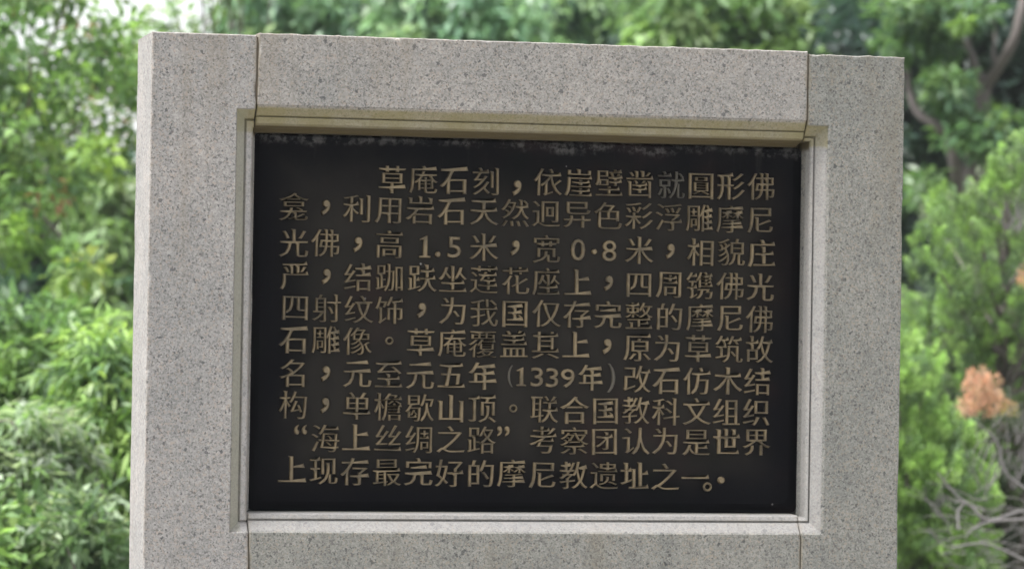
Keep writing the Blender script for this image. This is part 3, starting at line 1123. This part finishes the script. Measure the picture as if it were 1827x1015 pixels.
c3 = lobe_points([(1712, 45, 21.5, 16, 16, 0.1), (1782, 207, 21.5, 16, 12, 0.1)], 22)
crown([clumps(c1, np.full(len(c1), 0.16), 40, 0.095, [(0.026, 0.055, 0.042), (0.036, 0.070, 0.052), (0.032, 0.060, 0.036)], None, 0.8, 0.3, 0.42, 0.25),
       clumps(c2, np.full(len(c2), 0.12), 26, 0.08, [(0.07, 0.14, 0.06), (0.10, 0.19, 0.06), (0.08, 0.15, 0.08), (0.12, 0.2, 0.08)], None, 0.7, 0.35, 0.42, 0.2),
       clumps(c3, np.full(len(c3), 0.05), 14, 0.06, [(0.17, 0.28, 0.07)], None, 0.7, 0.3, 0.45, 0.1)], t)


# ---- 8. junipers at right
def juniper(u, dist, label, tips, pal, plume=0.27, fat=0.075, dead=(), lean=0.25):
    """a conifer of upswept plumes; tips are (u, v, distance) where each plume ends"""
    t = root('juniper', u, dist, label, 'juniper')
    cs, ds, ls, ws, tone = [], [], [], [], []
    bases = []
    for (tu, tv, td) in tips:
        tip = at(tu, tv, td)
        side = max(-1.0, min(1.0, (tu - u) / 120.0))
        ax = unit(np.array([0, 0, 1.0]) + RT * side * lean - FW * 0.12 + rng.normal(size=3) * 0.12)
        L = plume * rng.uniform(0.75, 1.25)
        b = tip - ax * L
        bases.append(b)
        for _ in range(15):
            q = rng.uniform(0, 0.85)
            d = unit(rng.normal(size=3))
            d = unit(d - ax * (d @ ax))
            r_ = fat * (1 - q) ** 0.7
            cs.append(b + ax * (L * q) + d * r_ * rng.uniform(0.3, 1))
            ds.append(unit(ax + d * 0.45 + rng.normal(size=3) * 0.12))
            ls.append(rng.uniform(0.045, 0.085))
            ws.append(rng.uniform(0.05, 0.08))
    crown([tufts(np.array(cs), np.array(ds), np.array(ls), np.array(ws), 62, 0.019, pal, tone=0.3, aspect=0.22)], t, M_NEEDLE)
    for (du, dv, dd, ru, rv, pal2) in dead:
        pp = np.array([at(du + rng.uniform(-1, 1) * ru, dv + rng.uniform(-1, 1) * rv, dd + rng.uniform(-0.08, 0.08)) for _ in range(max(6, int(ru * rv / 14)))])
        dr = unit(np.array([0, 0, 1.0]) + rng.normal(size=(len(pp), 3)) * 0.35)
        o = crown([tufts(pp, dr, rng.uniform(0.03, 0.06, len(pp)), rng.uniform(0.025, 0.04, len(pp)), 26, 0.018, pal2)], t, M_NEEDLE, 'dead_foliage')
        o['label'] = 'patch of dead orange-brown foliage'
    bs = np.array(bases)
    top = bs[np.argmax(bs[:, 2])]
    mid_ = np.array([t.location.x, t.location.y, 0]) + np.array([0, 0, top[2] * 0.5])
    paths = [([np.array(t.location) - np.array([0, 0, 0.05]), mid_, top], 0.05, 0.015)]
    for i in rng.choice(len(bs), min(60, len(bs)), replace=False):
        z = max(t.location.z + 0.3, bs[i][2] - 0.35)
        f = min(1.0, (z - t.location.z) / max(0.1, top[2] - t.location.z))
        a = np.array(t.location) * (1 - f) + top * f
        paths.append(([a, (a + bs[i]) / 2 + np.array([0, 0, -0.05]), bs[i]], 0.012, 0.004))
    wood('trunk', paths, M_BARK, t, 5)
    return t


def scatter_tips(n, u0, u1, v0, v1, dist, dep, edge=None):
    out = []
    while len(out) < n:
        a, b = rng.uniform(u0, u1), rng.uniform(v0, v1)
        if edge is not None and b < np.interp(a, [e[0] for e in edge], [e[1] for e in edge]):
            continue
        out.append((a, b, dist + rng.uniform(-dep, dep)))
    return out


J1 = [(0.20, 0.33, 0.085), (0.25, 0.40, 0.11), (0.15, 0.25, 0.085), (0.29, 0.44, 0.13), (0.12, 0.19, 0.09)]
J2 = [(0.17, 0.25, 0.115), (0.22, 0.33, 0.13), (0.12, 0.18, 0.10), (0.18, 0.22, 0.14)]
OR = [(0.46, 0.25, 0.16), (0.40, 0.21, 0.15), (0.49, 0.30, 0.20), (0.30, 0.20, 0.13)]
EDGE = [(1560, 560), (1612, 450), (1632, 395), (1655, 380), (1665, 335), (1690, 325), (1715, 320), (1735, 300), (1760, 285), (1790, 270), (1812, 236), (1830, 265), (1900, 250), (1990, 420)]
tips = [(1812, 238, 15.3), (1802, 262, 15.2), (1828, 262, 15.3), (1768, 290, 15.3), (1740, 310, 15.25), (1692, 330, 15.2), (1658, 388, 15.2), (1640, 400, 15.15), (1788, 285, 15.2), (1715, 335, 15.2)]
tips += scatter_tips(210, 1570, 1990, 240, 790, 15.6, 0.45, EDGE)
juniper(1790, 15.6, 'tall bright green juniper whose pointed top rises at the right edge', tips, J1 + J2,
        dead=[(1828, 510, 14.95, 14, 14, OR)])
tips = scatter_tips(150, 1540, 1765, 590, 1010, 14.4, 0.35, [(1540, 590), (1640, 590), (1690, 700), (1765, 800)])
juniper(1620, 14.4, 'bright green juniper against the right edge of the stone below the taller one', tips, J1, plume=0.16, fat=0.07, lean=0.1,
        dead=[(1738, 700, 13.85, 18, 22, OR), (1770, 706, 13.85, 18, 22, OR), (1728, 744, 13.9, 16, 14, OR), (1756, 732, 13.85, 34, 18, OR), (1795, 738, 13.95, 16, 9, [(0.30, 0.24, 0.09), (0.34, 0.22, 0.10)])])
tips = scatter_tips(110, 1690, 2000, 700, 1040, 14.9, 0.3)
juniper(1840, 14.9, 'dull olive juniper behind the grey dead branches at lower right', tips, [(0.05, 0.075, 0.04), (0.065, 0.09, 0.045), (0.085, 0.13, 0.05), (0.07, 0.06, 0.055)], plume=0.18)

# ---- 9. grey dead branches in front of them
t = root('dead_bush', 1790, 13.6, 'grey leafless dead bush with arching twigs at the lower right corner', 'dead bush')
bz = np.array(t.location)
wood('branch', [([bz, bz * 0.4 + at(1950, 960, 13.6) * 0.6, at(1850, 925, 13.6), at(1765, 928, 13.5), at(1735, 905, 13.5), at(1708, 885, 13.5), at(1688, 862, 13.5), at(1672, 842, 13.5)], 0.010, 0.003),
                ([at(1722, 895, 13.5), at(1709, 915, 13.5), at(1711, 945, 13.45)], 0.007, 0.003)], M_DEAD, t, 7)
wood('branch', [([at(1860, 925, 13.45), at(1770, 930, 13.45), at(1735, 945, 13.45), at(1722, 960, 13.45)], 0.006, 0.003),
                ([at(1850, 1010, 13.4), at(1760, 970, 13.4), at(1690, 975, 13.4), at(1655, 940, 13.4)], 0.006, 0.002)], M_DEAD, t, 6)
wood('branch', [([at(1880, 900, 13.45), at(1800, 850, 13.45), at(1780, 790, 13.45), at(1745, 755, 13.45)], 0.008, 0.003)], M_DEAD, t, 6)
tw = []
for k in range(110):
    if k < 45:
        u0, v0 = rng.uniform(1735, 1850), rng.uniform(760, 900)
        a = rng.normal(-1.35, 0.4)
    elif k < 90:
        u0, v0 = rng.uniform(1660, 1850), rng.uniform(880, 1030)
        a = rng.normal(3.3, 0.6)
    else:
        u0, v0 = rng.uniform(1790, 1840), rng.uniform(400, 420)
        a = rng.normal(-1.5, 0.5)
    L = rng.uniform(50, 110)
    dd = 13.6 + rng.uniform(-0.2, 0.25) + (1.0 if k >= 90 else 0)
    p0 = at(u0, v0, dd)
    p1 = at(u0 + math.cos(a) * L * 0.5 + rng.normal() * 6, v0 + math.sin(a) * L * 0.5, dd)
    p2 = at(u0 + math.cos(a) * L + rng.normal() * 10, v0 + math.sin(a) * L + 6, dd)
    tw.append(([p0, p1, p2], 0.0022, 0.0009))
wood('twig', tw, M_DEAD, t, 4)['kind'] = 'stuff'


# ---- 10. woodland on the slope behind everything
def slope_tree_mesh(pal):
    cs = []
    for _ in range(230):
        d = unit(rng.normal(size=3)) * rng.uniform(0.35, 1) ** 0.5
        cs.append((d[0] * 2.1, d[1] * 2.1, 3.3 + d[2] * 3.1))
    cs = np.array(cs)
    parts = [clumps(cs, np.full(len(cs), 0.34), 40, 0.15, pal, None, 0.75, 0.35, 0.45, 0.35)]
    V, F, C_ = join(parts)
    me = np_mesh('crown', V, F, 4, C_)
    me.materials.append(M_LEAF)
    return me


SL = [slope_tree_mesh(G_DARK + G_DARK + G_MID), slope_tree_mesh([(0.03, 0.06, 0.04), (0.045, 0.08, 0.05), (0.06, 0.11, 0.06)]), slope_tree_mesh(G_DARK + G_MID + G_LIGHT[:2])]
v_, f_ = tube([(0, 0, -0.3), (0.05, 0, 1.5), (0, 0.05, 3.6)], [0.14, 0.11, 0.05], 8)
tm = bpy.data.meshes.new('trunk')
tm.from_pydata(v_, [], f_)
tm.materials.append(M_BARK)
LAB = ['dense mid green tree in the woodland on the slope behind the stone', 'dark bluish green tree in the woodland on the slope behind the stone', 'mottled light and dark green tree in the woodland on the slope behind']
spots = []
for dist in (31, 35, 40, 46):
    for u in range(-1500, 3400, int(4.2 * FPX / dist * 0.62)):
        spots.append((u + rng.uniform(-120, 120), dist + rng.uniform(-1.5, 1.5)))
for (u, dist) in spots:
    p = at(u, 560, dist)
    gz = ground_height(p[0], p[1])
    s = rng.uniform(0.85, 1.25)
    if u < 700:
        lim = at(u, 290 if u > 250 else 400, dist)[2]                # the wood stays low on the left: open sky above it
        s = max(0.35, min(s, (lim - gz) / 6.3))
    kind = 1 if 1400 < u < 2000 and rng.random() < 0.8 else int(rng.integers(0, 3))
    t = empty('woodland_tree', (p[0], p[1], gz))
    t.rotation_euler = (0, 0, rng.uniform(0, 6.28))
    t.scale = (s, s, s)
    tag(t, LAB[kind], 'tree', 'trees in the woodland on the slope behind, ' + ('dense', 'bluish', 'mottled')[kind])
    c = bpy.data.objects.new('crown', SL[kind])
    COL.objects.link(c)
    c.parent = t
    c['kind'] = 'stuff'
    k = bpy.data.objects.new('trunk', tm)
    COL.objects.link(k)
    k.parent = t

# ------------------------------------------------------------------ humid air
hz = box('haze', -145, 145, -65, 165, -2.0, 34.0, None)
hz['kind'] = 'stuff'
hm = bpy.data.materials.new('humid_air')
hm.use_nodes = True
ht = hm.node_tree
ht.nodes.clear()
ho = ht.nodes.new('ShaderNodeOutputMaterial')
hv = ht.nodes.new('ShaderNodeVolumePrincipled')
hv.inputs['Density'].default_value = 0.0005
hv.inputs['Color'].default_value = (0.93, 0.96, 1.0, 1)
ht.links.new(hv.outputs[0], ho.inputs['Volume'])
hz.data.materials.append(hm)
